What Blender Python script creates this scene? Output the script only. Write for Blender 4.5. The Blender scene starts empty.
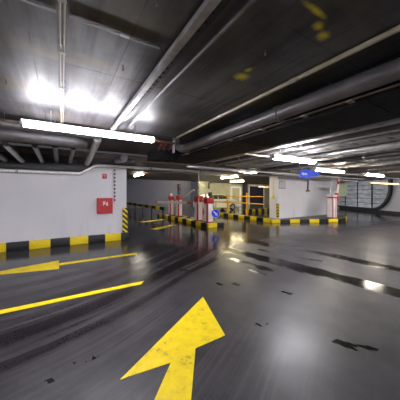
import bpy, bmesh, math, random
from mathutils import Vector, Matrix
random.seed(7)
C = bpy.context.scene.collection
PI = math.pi

# ------------------------------------------------------------------ materials
def new_mat(name):
    m = bpy.data.materials.new(name); m.use_nodes = True
    nt = m.node_tree; nt.nodes.clear()
    out = nt.nodes.new('ShaderNodeOutputMaterial'); b = nt.nodes.new('ShaderNodeBsdfPrincipled')
    nt.links.new(b.outputs[0], out.inputs[0])
    return m, nt, b

class G:
    """small maths helper for node trees"""
    def __init__(s, nt): s.nt = nt
    def put(s, sock, v):
        if isinstance(v, (int, float)): sock.default_value = v
        elif isinstance(v, tuple): sock.default_value = v
        else: s.nt.links.new(v, sock)
    def m(s, op, a, b=0.0, c=None, clamp=False):
        n = s.nt.nodes.new('ShaderNodeMath'); n.operation = op; n.use_clamp = clamp
        s.put(n.inputs[0], a); s.put(n.inputs[1], b)
        if c is not None: s.put(n.inputs[2], c)
        return n.outputs[0]
    def rng(s, v, a, b, c=0.0, d=1.0):
        n = s.nt.nodes.new('ShaderNodeMapRange'); n.interpolation_type = 'SMOOTHSTEP'
        s.put(n.inputs[0], v); s.put(n.inputs[1], a); s.put(n.inputs[2], b); s.put(n.inputs[3], c); s.put(n.inputs[4], d)
        return n.outputs[0]
    def xyz(s, v):
        n = s.nt.nodes.new('ShaderNodeSeparateXYZ'); s.nt.links.new(v, n.inputs[0]); return n.outputs
    def comb(s, x, y, z=0.0):
        n = s.nt.nodes.new('ShaderNodeCombineXYZ'); s.put(n.inputs[0], x); s.put(n.inputs[1], y); s.put(n.inputs[2], z); return n.outputs[0]
    def noise(s, vec, scale, detail=4.0, rough=0.6):
        n = s.nt.nodes.new('ShaderNodeTexNoise'); s.put(n.inputs['Vector'], vec)
        n.inputs['Scale'].default_value = scale; n.inputs['Detail'].default_value = detail; n.inputs['Roughness'].default_value = rough
        return n.outputs['Fac']
    def mix(s, f, a, b):
        n = s.nt.nodes.new('ShaderNodeMix'); n.data_type = 'RGBA'
        s.put(n.inputs[0], f); s.put(n.inputs[6], a if not (isinstance(a, tuple) and len(a) == 3) else a + (1,)); s.put(n.inputs[7], b if not (isinstance(b, tuple) and len(b) == 3) else b + (1,))
        return n.outputs[2]
    def coord(s, kind='Object'):
        return s.nt.nodes.new('ShaderNodeTexCoord').outputs[kind]
    def pos(s): return s.nt.nodes.new('ShaderNodeNewGeometry').outputs['Position']
    def bump(s, h, b, strength=.3, dist=.01):
        n = s.nt.nodes.new('ShaderNodeBump'); n.inputs['Strength'].default_value = strength; n.inputs['Distance'].default_value = dist
        s.put(n.inputs['Height'], h); s.nt.links.new(n.outputs[0], b.inputs['Normal'])

def plain(name, col, rough=.5, metal=0.0, var=.15, scale=12.0, bump=.0, emit=None):
    m, nt, b = new_mat(name); g = G(nt)
    n = g.noise(g.coord(), scale)
    dk = tuple(c * (1 - var) for c in col); lt = tuple(min(1, c * (1 + var)) for c in col)
    nt.links.new(g.mix(g.rng(n, .3, .7), dk, lt), b.inputs['Base Color'])
    nt.links.new(g.rng(n, .2, .8, max(.02, rough - .08), min(1, rough + .08)), b.inputs['Roughness'])
    b.inputs['Metallic'].default_value = metal
    if bump: g.bump(n, b, bump)
    if emit:
        b.inputs['Emission Color'].default_value = emit[0] + (1,); b.inputs['Emission Strength'].default_value = emit[1]
    return m

def stripes(name, phase, period, duty=.5, yellow=(.88, .64, .004), black=(.007, .007, .008), diag=False, freq=1.0):
    m, nt, b = new_mat(name); g = G(nt)
    x, y, z = g.xyz(g.coord())
    v = g.m('SUBTRACT', x, phase)
    if diag: v = g.m('ADD', g.m('ADD', x, y), z)
    f = g.m('FRACT', g.m('DIVIDE', g.m('ADD', v, period * 60), period))
    n = g.noise(g.coord(), 30)
    k = g.m('LESS_THAN', f, duty)
    ylw = g.mix(g.rng(n, .35, .75), yellow, tuple(c * .7 for c in yellow))
    nt.links.new(g.mix(k, black, ylw), b.inputs['Base Color'])
    b.inputs['Roughness'].default_value = .45
    g.bump(n, b, .2, .004)
    return m

M = {}
M['galv'] = plain('galvanised_steel', (.46, .45, .45), .34, .45, .2, 9)
M['pipe_silver'] = plain('silver_pipe', (.86, .84, .84), .35, .1, .1, 7)
M['galv_dull'] = plain('dull_galvanised_steel', (.22, .21, .21), .45, .6, .25, 6)
M['duct_grey'] = plain('grey_duct_skin', (.085, .08, .085), .5, .3, .2, 4)
M['pipe_dark'] = plain('dark_grey_pipe', (.13, .12, .125), .38, .3, .2, 5)
M['rubber'] = plain('black_lagging', (.008, .008, .009), .6, 0, .3, 6)
M['rubber'].node_tree.nodes['Principled BSDF'].inputs['Specular IOR Level'].default_value = .12
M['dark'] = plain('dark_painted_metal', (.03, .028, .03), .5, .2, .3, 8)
M['brown'] = plain('brownish_tray', (.13, .10, .075), .45, .4, .3, 7)
M['rail_cream'] = plain('cream_conduit', (.42, .37, .27), .42, .2, .2, 7)
M['red'] = plain('red_paint', (.46, .005, .010), .38, 0, .12, 8)
M['red_dull'] = plain('red_pipe_paint', (.16, .02, .016), .45, 0, .3, 14)
M['white'] = plain('white_paint', (.74, .72, .72), .42, 0, .06, 10)
M['white_pole'] = plain('white_pole_paint', (.88, .78, .70), .4, 0, .06, 10)
M['black'] = plain('black_plastic', (.015, .015, .016), .4, 0, .2, 10)
M['blue'] = plain('blue_sign_face', (.006, .07, .85), .35, 0, .08, 6)
M['yellow'] = plain('yellow_paint', (.85, .62, .008), .45, 0, .15, 9)
M['orange'] = plain('orange_rail_paint', (.75, .40, .010), .4, 0, .15, 9)
M['green'] = plain('pale_green_panel', (.27, .32, .20), .5, 0, .12, 7)
M['noticegrey'] = plain('grey_notice', (.30, .29, .29), .5, 0, .2, 30)
M['noticelight'] = plain('light_grey_notice', (.50, .49, .49), .5, 0, .25, 60)
M['hooksteel'] = plain('pale_hook', (.12, .11, .10), .4, .5, .1, 9)
M['lensred'] = plain('red_signal_lens', (.35, .01, .02), .3, 0, .1, 9, emit=((1, .03, .04), .04))
M['lensgreen'] = plain('green_signal_lens', (.01, .14, .10), .3, 0, .1, 9)
M['carwhite'] = plain('white_car_paint', (.88, .89, .86), .22, 0, .03, 3)
M['carglass'] = plain('car_glass', (.03, .06, .05), .06, 0, .1, 3)
M['tyre'] = plain('tyre_rubber', (.012, .012, .012), .7, 0, .2, 20)
M['beige'] = plain('beige_wall_paint', (.36, .34, .23), .7, 0, .1, 1.2, .1)
M['greyblue'] = plain('grey_blue_wall_paint', (.105, .108, .145), .7, 0, .12, .8, .1)
M['void'] = plain('dark_soffit_concrete', (.085, .075, .07), .55, 0, .3, 1.5, .2)
M['brownsoffit'] = plain('brown_soffit', (.12, .085, .065), .5, 0, .25, 1.5, .2)
M['navy'] = plain('dark_navy_door', (.022, .022, .05), .5, 0, .2, 3)
M['base_dark'] = plain('dark_wall_base', (.02, .02, .022), .5, 0, .2, 3)
M['stone'] = plain('island_concrete', (.10, .095, .095), .5, 0, .25, 5, .3)

def slot_mat():
    m, nt, b = new_mat('slotted_steel'); g = G(nt)
    x, y, z = g.xyz(g.coord())
    f = g.m('FRACT', g.m('DIVIDE', y, .3))
    k = g.m('MULTIPLY', g.m('LESS_THAN', f, .28), g.m('MULTIPLY', g.m('GREATER_THAN', x, .06), g.m('LESS_THAN', x, .30)))
    n = g.noise(g.coord(), 5)
    nt.links.new(g.mix(k, g.mix(n, (.30, .29, .28), (.46, .45, .44)), (.05, .05, .05)), b.inputs['Base Color'])
    b.inputs['Metallic'].default_value = .7; b.inputs['Roughness'].default_value = .38
    return m
M['slots'] = slot_mat()

def wall_mat(name, col):
    m, nt, b = new_mat(name); g = G(nt)
    p = g.pos(); x, y, z = g.xyz(p)
    big = g.noise(p, .9, 5); fine = g.noise(p, 22, 6)
    drip = g.noise(g.comb(g.m('MULTIPLY', x, 5), g.m('MULTIPLY', y, 5), g.m('MULTIPLY', z, .5)), 1.0, 4)
    c = g.mix(g.rng(big, .3, .75), tuple(v * .93 for v in col), col)
    scuff = g.m('MULTIPLY', g.rng(drip, .52, .75), g.rng(z, .2, 1.0, .35, .06))
    nt.links.new(g.mix(scuff, c, tuple(v * .55 for v in col)), b.inputs['Base Color'])
    b.inputs['Roughness'].default_value = .55
    g.bump(fine, b, .15, .004)
    return m
M['wall'] = wall_mat('pale_grey_wall_paint', (.66, .65, .68))
M['wall_white'] = wall_mat('white_wall_paint', (.70, .70, .74))

def ceiling_mat():
    m, nt, b = new_mat('smooth_formed_ceiling'); g = G(nt)
    p = g.pos(); x, y, z = g.xyz(p)
    streak = g.noise(g.comb(g.m('MULTIPLY', x, 6), g.m('MULTIPLY', y, .5)), 1.0, 5)
    cloud = g.noise(p, 1.1, 5); fine = g.noise(p, 30, 5)
    c = g.mix(g.rng(cloud, .3, .72), (.038, .036, .038), (.175, .175, .19))
    c = g.mix(g.m('MULTIPLY', g.rng(streak, .42, .68), .75), c, (.038, .035, .034))
    # faint rust bloom
    rust = g.m('MULTIPLY', g.rng(g.noise(g.comb(g.m('MULTIPLY', x, .7), g.m('MULTIPLY', y, 2.2), 4.0), 1.0, 3), .50, .72), .55)
    c = g.mix(rust, c, (.17, .125, .05))
    # yellow patches on the boards, each at its own spot
    for (sx, sy, rx, ry) in ((1.429, .852, .035, .022), (1.548, .888, .038, .028), (1.289, .788, .075, .014), (1.442, 1.597, .055, .045), (1.406, 1.479, .022, .03)):
        dx = g.m('DIVIDE', g.m('SUBTRACT', x, sx), rx); dy = g.m('DIVIDE', g.m('SUBTRACT', y, sy), ry)
        d = g.m('SQRT', g.m('ADD', g.m('MULTIPLY', dx, dx), g.m('MULTIPLY', dy, dy)))
        d = g.m('ADD', d, g.m('MULTIPLY', g.m('SUBTRACT', g.noise(p, 16, 4), .5), 1.6))
        c = g.mix(g.rng(d, .1, 2.0, .95, 0), c, (.85, .70, .05))
    # board seams
    def seam(v, per, w, off=0.0):
        f = g.m('FRACT', g.m('DIVIDE', g.m('ADD', v, 60 * per + off), per))
        return g.m('MULTIPLY', g.rng(f, 0, w, 1, 0), 1)
    s = g.m('MAXIMUM', seam(x, .61, .022, .2), seam(y, 1.25, .011, .3))
    s = g.m('MULTIPLY', s, g.rng(g.noise(p, 1.6, 2), .36, .5))
    c = g.mix(s, c, (.012, .011, .011))
    nt.links.new(c, b.inputs['Base Color'])
    nt.links.new(g.rng(streak, .3, .7, .40, .60), b.inputs['Roughness'])
    b.inputs['Metallic'].default_value = .25
    b.inputs['Specular IOR Level'].default_value = .7
    h = g.m('SUBTRACT', g.m('MULTIPLY', streak, .6), s)
    g.bump(h, b, .18, .01)
    return m
M['ceiling'] = ceiling_mat()

def floor_mat():
    m, nt, b = new_mat('wet_worn_garage_floor'); g = G(nt)
    p = g.pos(); x, y, z = g.xyz(p)
    wob = g.m('SUBTRACT', g.noise(p, .8, 4), .5)
    fine = g.noise(p, 60, 5, .7); mid = g.noise(p, 3.0, 6)
    # turning tracks: straight along the lane, a bend, straight towards the barriers
    ax = g.m('MAXIMUM', g.m('SUBTRACT', x, .3), 0.0); ay = g.m('MAXIMUM', g.m('SUBTRACT', 8.7, y), 0.0)
    r = g.m('SQRT', g.m('ADD', g.m('MULTIPLY', ax, ax), g.m('MULTIPLY', ay, ay)))
    r = g.m('SUBTRACT', r, g.rng(x, -.9, 2.5, .98, 0))
    br = g.noise(g.comb(g.m('MULTIPLY', r, 15), g.m('MULTIPLY', g.m('SUBTRACT', x, y), .7)), 1.0, 7, .7)
    c = g.mix(g.rng(mid, .3, .7), (.020, .0188, .0225), (.044, .041, .0475))
    c = g.mix(g.m('MULTIPLY', g.rng(fine, .35, .8), .45), c, (.078, .074, .08))
    c = g.mix(g.m('MULTIPLY', g.rng(br, .42, .72), g.rng(x, .8, 2.4, .5, .06)), c, (.115, .106, .108))
    r = g.m('ADD', r, g.m('MULTIPLY', wob, .12))
    fray = g.noise(g.comb(g.m('MULTIPLY', r, 26), g.m('MULTIPLY', g.m('SUBTRACT', x, y), .9)), 1.0, 7, .75)
    tr = 0.0
    for (c0, w, a) in ((5.20, .10, .8), (5.0, .03, .6), (4.72, .20, 1.0), (4.38, .12, .7), (4.02, .14, .7), (3.6, .14, .5), (3.1, .14, .45), (2.5, .14, .3)):
        d = g.m('ABSOLUTE', g.m('SUBTRACT', r, c0))
        d = g.m('ADD', d, g.m('MULTIPLY', g.m('SUBTRACT', fray, .5), .5))
        k = g.rng(d, w * .4, w * 1.5, a, 0.0)
        tr = k if tr == 0.0 else g.m('MAXIMUM', tr, k)
    tr = g.m('MULTIPLY', tr, g.rng(y, 12.5, 10, 0, 1))
    c = g.mix(g.m('MULTIPLY', tr, .92), c, (.009, .006, .007))
    # wet streaks across the aisle on the right
    wet = tr; streak = 0.0
    frs = g.noise(g.comb(g.m('MULTIPLY', x, 9), g.m('MULTIPLY', y, 1.6)), 1.0, 6, .7)
    for (x0, y0, x1, y1, w, a) in ((5.0, 7.2, 5.2, 4.4, .26, 1.0), (3.84, 4.8, 4.43, .9, .30, 1.0), (5.55, 4.0, 5.75, 1.0, .24, 1.0),
                                   (3.3, 3.9, 3.5, 2.9, .10, .6), (3.15, 3.3, 3.2, 2.9, .05, .6), (2.35, 1.25, 2.6, .95, .06, 1.0), (2.6, 6.8, 3.0, 6.2, .14, .7), (3.35, 4.1, 3.5, 3.0, .12, .9), (4.5, 4.5, 4.9, 2.8, .06, .8), (1.75, 4.4, 2.1, 3.9, .03, .8), (2.2, 3.1, 2.25, 2.95, .03, 1.0), (2.45, 2.95, 2.5, 2.8, .03, 1.0), (2.9, 2.3, 2.95, 2.15, .03, 1.0), (1.9, 1.9, 1.95, 1.8, .03, 1.0), (-.1, 2.2, -.05, 2.14, .02, .7), (.15, 2.3, .2, 2.24, .016, .7)):
        t = g.m('DIVIDE', g.m('SUBTRACT', y, y0), y1 - y0, clamp=False)
        cx = g.m('ADD', g.m('MULTIPLY', t, x1 - x0), x0)
        d = g.m('ABSOLUTE', g.m('SUBTRACT', g.m('ADD', x, g.m('MULTIPLY', wob, .18)), cx))
        d = g.m('ADD', d, g.m('MULTIPLY', g.m('SUBTRACT', frs, .5), .55))
        ends = g.m('MULTIPLY', g.rng(t, -.08, .08), g.rng(t, .9, 1.08, 1, 0))
        k = g.m('MULTIPLY', g.rng(d, w * .45, w * .95, a, 0), ends)
        wet = g.m('MAXIMUM', wet, k); streak = k if streak == 0.0 else g.m('MAXIMUM', streak, k)
        c = g.mix(g.m('MULTIPLY', k, .95), c, (.008, .008, .008))
    # small scattered oil spots
    vo = nt.nodes.new('ShaderNodeTexVoronoi'); vo.inputs['Scale'].default_value = 3.1
    nt.links.new(g.comb(g.m('MULTIPLY', x, .8), g.m('MULTIPLY', y, 1.5)), vo.inputs['Vector'])
    sp = g.m('MULTIPLY', g.rng(g.m('ADD', vo.outputs['Distance'], g.m('MULTIPLY', fine, .1)), .09, .125, 1, 0), g.rng(g.noise(p, .9, 2), .50, .56))
    c = g.mix(g.m('MULTIPLY', sp, .85), c, (.012, .011, .012))
    nt.links.new(c, b.inputs['Base Color'])
    damp = g.rng(g.noise(p, .55, 4), .4, .62)
    rough = g.m('SUBTRACT', g.rng(fine, .25, .75, .38, .50), g.m('MULTIPLY', damp, .08))
    rough = g.m('SUBTRACT', rough, g.m('ADD', g.m('MULTIPLY', tr, .14), g.m('MULTIPLY', streak, .34)), clamp=True)
    rough = g.m('SUBTRACT', rough, g.rng(y, 3.6, 6.5, 0, .27))
    nt.links.new(g.m('MAXIMUM', rough, .10), b.inputs['Roughness'])
    nt.links.new(g.m('SUBTRACT', .30, g.m('MULTIPLY', tr, .20)), b.inputs['Specular IOR Level'])
    g.bump(g.m('ADD', fine, g.m('MULTIPLY', br, g.rng(x, .2, 1.6, .8, .0))), b, .10, .004)
    return m
M['floor'] = floor_mat()

def marking_mat():
    m, nt, b = new_mat('worn_yellow_road_paint'); g = G(nt)
    p = g.pos(); n = g.noise(p, 7, 8, .7); f = g.noise(p, 70, 4)
    c = g.mix(g.rng(n, .35, .7), (.90, .68, .006), (.74, .54, .012))
    c = g.mix(g.m('MULTIPLY', g.rng(g.m('ADD', n, g.m('MULTIPLY', f, .25)), .70, .80), .5), c, (.2, .15, .02))
    nt.links.new(c, b.inputs['Base Color']); b.inputs['Roughness'].default_value = .5
    b.inputs['Specular IOR Level'].default_value = .25
    g.bump(f, b, .2, .003)
    return m
M['marking'] = marking_mat()

def lamp_mat(name, col, st):
    m, nt, b = new_mat(name)
    b.inputs['Base Color'].default_value = (.8, .8, .8, 1)
    b.inputs['Emission Color'].default_value = col + (1,); b.inputs['Emission Strength'].default_value = st
    return m
M['tube_cool'] = lamp_mat('cool_tube', (.95, .93, 1.0), 24)
M['tube_white'] = lamp_mat('white_tube', (.98, .96, 1.0), 24)
M['tube_warm'] = lamp_mat('warm_tube', (1.0, .90, .76), 12)
M['tube_gold'] = lamp_mat('golden_tube', (1.0, .84, .48), 16)
M['tube_ramp_fill'] = lamp_mat('ramp_fill_tube', (1.0, .90, .66), 42)  # strong glow for the unseen lamps added over the ramp hall
M['tube_yellow'] = lamp_mat('yellow_tube', (1.0, .55, .12), .6)

def louvre_mat():
    m, nt, b = new_mat('blue_grey_window_panes'); g = G(nt)
    x, y, z = g.xyz(g.coord())
    n = g.noise(g.comb(x, y, g.m('MULTIPLY', z, 5)), 1.1, 4)
    nt.links.new(g.mix(g.rng(n, .3, .7), (.36, .43, .52), (.72, .77, .84)), b.inputs['Base Color'])
    b.inputs['Roughness'].default_value = .25
    return m
M['louvre'] = louvre_mat()

# ------------------------------------------------------------------ geometry helpers
def bm_new(): return bmesh.new()
def box(bm, x0, y0, z0, x1, y1, z1, bev=0.0, mat=None):
    r = bmesh.ops.create_cube(bm, size=1.0)
    vs = r['verts']
    for v in vs:
        v.co = Vector(((x0 + x1) / 2 + v.co.x * (x1 - x0), (y0 + y1) / 2 + v.co.y * (y1 - y0), (z0 + z1) / 2 + v.co.z * (z1 - z0)))
    if mat is not None:
        for v in vs: v.co = mat @ v.co
    if bev:
        es = list({e for v in vs for e in v.link_edges})
        bmesh.ops.bevel(bm, geom=es, offset=bev, segments=2, affect='EDGES', profile=.6)
    return bm
def tube(bm, pts, r, seg=12, cap=True):
    pts = [Vector(p) for p in pts]; rings = []
    up = None
    for i, p in enumerate(pts):
        if i == 0: t = pts[1] - p
        elif i == len(pts) - 1: t = p - pts[i - 1]
        else: t = (pts[i + 1] - p).normalized() + (p - pts[i - 1]).normalized()
        t.normalize()
        if up is None:
            up = Vector((0, 0, 1)) if abs(t.z) < .9 else Vector((1, 0, 0))
        a = t.cross(up).normalized(); bb = a.cross(t).normalized(); up = bb
        rr = r[i] if isinstance(r, (list, tuple)) else r
        rings.append([bm.verts.new(p + a * rr * math.cos(2 * PI * k / seg) + bb * rr * math.sin(2 * PI * k / seg)) for k in range(seg)])
    for i in range(len(rings) - 1):
        for k in range(seg):
            bm.faces.new((rings[i][k], rings[i][(k + 1) % seg], rings[i + 1][(k + 1) % seg], rings[i + 1][k]))
    if cap:
        bm.faces.new(rings[0][::-1]); bm.faces.new(rings[-1])
    return bm
def prism(bm, poly, axis, a, b):
    """poly: 2-D points; axis 'z': (x,y) at z a..b ; 'y': (x,z) at y a..b ; 'x': (y,z) at x a..b"""
    def P(u, v, w): return {'z': (u, v, w), 'y': (u, w, v), 'x': (w, u, v)}[axis]
    lo = [bm.verts.new(P(u, v, a)) for u, v in poly]; hi = [bm.verts.new(P(u, v, b)) for u, v in poly]
    n = len(poly)
    bm.faces.new(lo); bm.faces.new(hi[::-1])
    for i in range(n): bm.faces.new((lo[i], hi[i], hi[(i + 1) % n], lo[(i + 1) % n]))
    return bm
def smooth_arc(c, r, a0, a1, n): return [(c[0] + r * math.cos(a0 + (a1 - a0) * i / n), c[1] + r * math.sin(a0 + (a1 - a0) * i / n)) for i in range(n + 1)]
def obj(name, bm, m, parent=None, smooth=False, loc=None, rz=0):
    bmesh.ops.recalc_face_normals(bm, faces=bm.faces[:])
    me = bpy.data.meshes.new(name); bm.to_mesh(me); bm.free()
    me.materials.append(M[m] if isinstance(m, str) else m)
    if smooth:
        for f in me.polygons: f.use_smooth = True
        me.set_sharp_from_angle(angle=math.radians(40))
    o = bpy.data.objects.new(name, me); C.objects.link(o)
    if parent: o.parent = parent
    if loc: o.location = loc
    o.rotation_euler.z = rz
    return o
def tag(o, label, cat, group=None, kind=None):
    if label: o['label'] = label
    if cat: o['category'] = cat
    if group: o['group'] = group
    if kind: o['kind'] = kind
    return o
def thing(name, label, cat, loc=(0, 0, 0), rz=0, group=None):
    o = bpy.data.objects.new(name, None); C.objects.link(o); o.location = loc; o.rotation_euler.z = rz
    o.empty_display_size = .1
    return tag(o, label, cat, group)
def dup(root, loc, rz, label, group=None):
    r = root.copy(); C.objects.link(r); r.location = loc; r.rotation_euler.z = rz
    r['label'] = label
    if group: r['group'] = group
    for ch in list(root.children):
        c = ch.copy(); C.objects.link(c); c.parent = r
        for gch in list(ch.children):
            d = gch.copy(); C.objects.link(d); d.parent = c
    return r
def struct(name, bm, m, label=None, cat=None, parent=None):
    o = obj(name, bm, m, parent)
    if parent is None: tag(o, label, cat, None, 'structure')
    return o

# ------------------------------------------------------------------ setting
EZ = 1.5
struct('floor', box(bm_new(), -9, -7, -.2, 34, 40, 0), 'floor', 'dark wet worn concrete garage floor with curved tyre tracks', 'floor')
struct('ceiling', box(bm_new(), -9, -7, 2.60, 3.05, 4.0, 2.75), 'ceiling', 'smooth dark formed concrete ceiling above the driving lane', 'ceiling')
bm = bm_new(); box(bm, -9, 4.02, 2.86, 3.05, 7.68, 3.0); struct('ceiling_recess', bm, 'void', 'dark recessed ceiling between slab edge and left wall', 'ceiling')
bm = bm_new(); box(bm, 3.06, -7, 2.66, 34, 7.68, 2.8); struct('ceiling_aisle', bm, 'void', 'dark pipe-crossed ceiling over the right hand aisle', 'ceiling')
bm = bm_new(); box(bm, -9, 7.70, 2.62, 34, 17.0, 2.8); struct('ceiling_far', bm, 'brownsoffit', 'brown ceiling above the barriers', 'ceiling')
bm = bm_new(); box(bm, -9, 17.02, 4.0, 34, 40, 4.2); struct('ceiling_ramp', bm, 'void', 'high ceiling over the far ramp hall', 'ceiling')
# left wall: stepped upper edge
bm = bm_new(); prism(bm, [(-9, 0), (1.83, 0), (1.83, 2.45), (.86, 2.45), (.55, 2.13), (-9, 2.13)], 'y', 7.66, 7.96)
struct('wall_left', bm, 'wall', 'pale grey painted wall at left with red hose cabinet', 'wall')
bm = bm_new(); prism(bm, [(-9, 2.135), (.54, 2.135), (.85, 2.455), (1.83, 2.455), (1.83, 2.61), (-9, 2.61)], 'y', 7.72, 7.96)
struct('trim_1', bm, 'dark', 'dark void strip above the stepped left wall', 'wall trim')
# right wall (column wall) standing on the raised island
bm = bm_new(); box(bm, 10.1, 8.3, 0, 16.2, 8.88, 2.62); struct('wall_right', bm, 'wall_white', 'white wall block on the raised island at right', 'wall')
# back walls
bm = bm_new(); box(bm, -2, 24, 0, 13.4, 24.3, 4.0); struct('wall_ramp', bm, 'greyblue', 'plain grey blue wall far behind the barriers', 'wall')
bm = bm_new(); box(bm, 13.4, 22, 0, 34, 22.3, 4.0); struct('wall_back', bm, 'beige', 'beige wall far behind the white car', 'wall')
bm = bm_new(); box(bm, -9.3, -7, 0, -9, 40, 4.2); struct('wall_west', bm, 'wall', 'pale garage wall beyond the left edge', 'wall')
bm = bm_new(); box(bm, -9, -7.3, 0, 34, -7, 4.2); struct('wall_rear', bm, 'wall', 'pale garage wall behind the viewer', 'wall')
# curved-cornered window wall on the right, parallel to the line of sight
th = math.atan(138 / 225); cs, sn = math.cos(th), math.sin(th)
def W(Xc, D, z=0): return (Xc * cs + D * sn, D * cs - Xc * sn, z)
# local frame of that wall: x = depth D, y = thickness outwards
wr = math.atan2(cs, sn)
XW = 14.2
def wall_frame_obj(o): o.location = W(XW, 0); o.rotation_euler.z = wr; return o
o = struct('wall_window', box(bm_new(), 2, -.45, 0, 23.5, -.12, 2.62), 'wall_white', 'pale wall at far right with dark base stripe around curved window', 'wall'); wall_frame_obj(o)
o = struct('baseboard_right', box(bm_new(), 6, -.12, .0, 23.0, -.03, .22), 'base_dark', 'dark base stripe along the far right wall', 'baseboard'); wall_frame_obj(o)
bm = bm_new()
rc, zc = 18.55, 2.02
ro, ri = 1.86, 1.68
outer = [(23.0, .16)] + [(rc - (ro) * math.sin(a), zc - ro * math.cos(a)) for a in [PI / 2 * i / 16 for i in range(17)]] + [(rc - ro, 2.6)]
inner = [(23.0, .34)] + [(rc - (ri) * math.sin(a), zc - ri * math.cos(a)) for a in [PI / 2 * i / 16 for i in range(17)]] + [(rc - ri, 2.6)]
lo = []
for pl in (outer, inner):
    lo.append(([bm.verts.new((u, -.12, v)) for u, v in pl], [bm.verts.new((u, .10, v)) for u, v in pl]))
n = len(outer)
for i in range(n - 1):
    (oa, ob), (ia, ib) = lo
    bm.faces.new((ob[i], ob[i + 1], ib[i + 1], ib[i])); bm.faces.new((oa[i], oa[i + 1], ob[i + 1], ob[i])); bm.faces.new((ia[i], ib[i], ib[i + 1], ia[i + 1]))
    bm.faces.new((oa[i], ia[i], ia[i + 1], oa[i + 1]))
for k in (0, n - 1): bm.faces.new((lo[0][0][k], lo[0][1][k], lo[1][1][k], lo[1][0][k]))
win = struct('window_1', bm, 'base_dark', 'large blue grey window with dark rounded lower frame', 'window'); wall_frame_obj(win)
bm = bm_new(); prism(bm, [(u, v) for u, v in inner] + [(23.0, 2.6)], 'y', -.11, -.06)
obj('window_pane', bm, 'louvre', win)
def inner_x(z):
    if z >= zc: return rc - ri
    s = (zc - z) / ri
    return rc - ri * math.sqrt(max(0, 1 - s * s))
for z in (.75, 1.12, 1.5, 1.88, 2.25):
    obj('glazing_bar', box(bm_new(), inner_x(z) + .02, -.058, z - .018, 22.98, -.03, z + .018), 'dark', win)
for x in (22.0, 20.3, 18.6):
    obj('glazing_bar', box(bm_new(), x - .03, -.025, .38, x + .03, .01, 2.58), 'dark', win)

# far door and bright frame on the beige wall
d = struct('door_1', box(bm_new(), 21.1, 21.9, 0, 23.7, 21.99, 2.5), 'navy', 'dark navy garage door in the beige wall', 'door')
bm = bm_new(); box(bm, 20.95, 21.86, 0, 21.09, 21.99, 2.65); box(bm, 23.71, 21.86, 0, 23.85, 21.99, 2.65); box(bm, 21.09, 21.86, 2.51, 23.71, 21.99, 2.65)
obj('door_frame', bm, 'white', d)
d = struct('door_2', box(bm_new(), 18.1, 21.9, 0, 19.3, 21.99, 2.25), 'beige', 'pale door with white frame behind the white car', 'door')
bm = bm_new(); box(bm, 17.85, 21.8, 0, 18.09, 21.99, 2.45); box(bm, 19.31, 21.8, 0, 19.55, 21.99, 2.45); box(bm, 18.09, 21.8, 2.26, 19.31, 21.99, 2.45)
obj('door_frame', bm, 'white', d)
struct('wall_pier', box(bm_new(), 19.95, 21.5, 0, 20.4, 21.98, 4.0), 'navy', 'dark narrow pier beside the pale door', 'wall')

# islands
bm = bm_new(); prism(bm, [(9.42, 8.02), (12.94, 6.34), (14.6, 7.0), (15.9, 8.25), (10.05, 8.25), (9.95, 14.0), (9.42, 14.0)], 'z', 0, .15)
struct('floor_island', bm, 'stone', 'raised concrete island carrying the white wall', 'kerb island')
bm = bm_new(); box(bm, 5.62, 8.42, 0, 6.23, 14.3, .14)
struct('floor_barrier_island', bm, 'stone', 'raised narrow island under the left barriers', 'kerb island')

# ------------------------------------------------------------------ striped kerbs
def kerb(p0, p1, w, h, phase, period, label, duty=.5, group='yellow and black striped kerbs', z=0):
    L = math.hypot(p1[0] - p0[0], p1[1] - p0[1]); a = math.atan2(p1[1] - p0[1], p1[0] - p0[0])
    m = stripes('kerb_paint', phase, period, duty)
    o = obj('striped_kerb', box(bm_new(), 0, 0, 0, L, w, h, .015), m, None, True, (p0[0], p0[1], z), a)
    return tag(o, label, 'kerb', group)
kerb((-6, 7.575), (1.88, 7.575), .08, .235, .47, .955, 'yellow and black striped kerb at the foot of the pale left wall')
kerb((9.26, 7.97), (12.92, 6.21), .14, .17, .98, 1.07, 'striped kerb along the front of the white wall island')
kerb((13.06, 6.26), (14.7, 6.9), .12, .2, .35, 1.07, 'short striped kerb rounding the island behind right barrier')
kerb((9.24, 13.9), (9.24, 8.13), .16, .2, .35, 1.0, 'striped kerb under the orange railing')
kerb((5.5, 8.26), (6.36, 8.26), .15, .2, -.1, 1.6, 'yellow ended kerb at nose of barrier island below round blue sign', duty=.36)
kerb((5.46, 14.4), (5.46, 8.43), .14, .19, .35, .95, 'striped kerb along left side of barrier island')
kerb((6.25, 8.43), (6.25, 14.4), -.0 + .12, .19, .2, .95, 'striped kerb along right side of barrier island')
gr = thing('guard_rail', 'low black guard rail with yellow dashes running back to grey blue wall', 'guard rail', (5.24, 23.2, 0), -PI / 2)
obj('rail', box(bm_new(), 0, -.04, .52, 10.6, .04, .72, .01), stripes('rail_paint', .2, 1.5, .45), gr)
for k in range(6): obj('post', box(bm_new(), .2 + k * 2.02, -.03, 0, .28 + k * 2.02, .03, .519), 'dark', gr)
kerb((12.2, 13.2), (15.4, 13.2), .14, .28, .1, .7, 'low striped barrier behind the orange railing')

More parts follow.
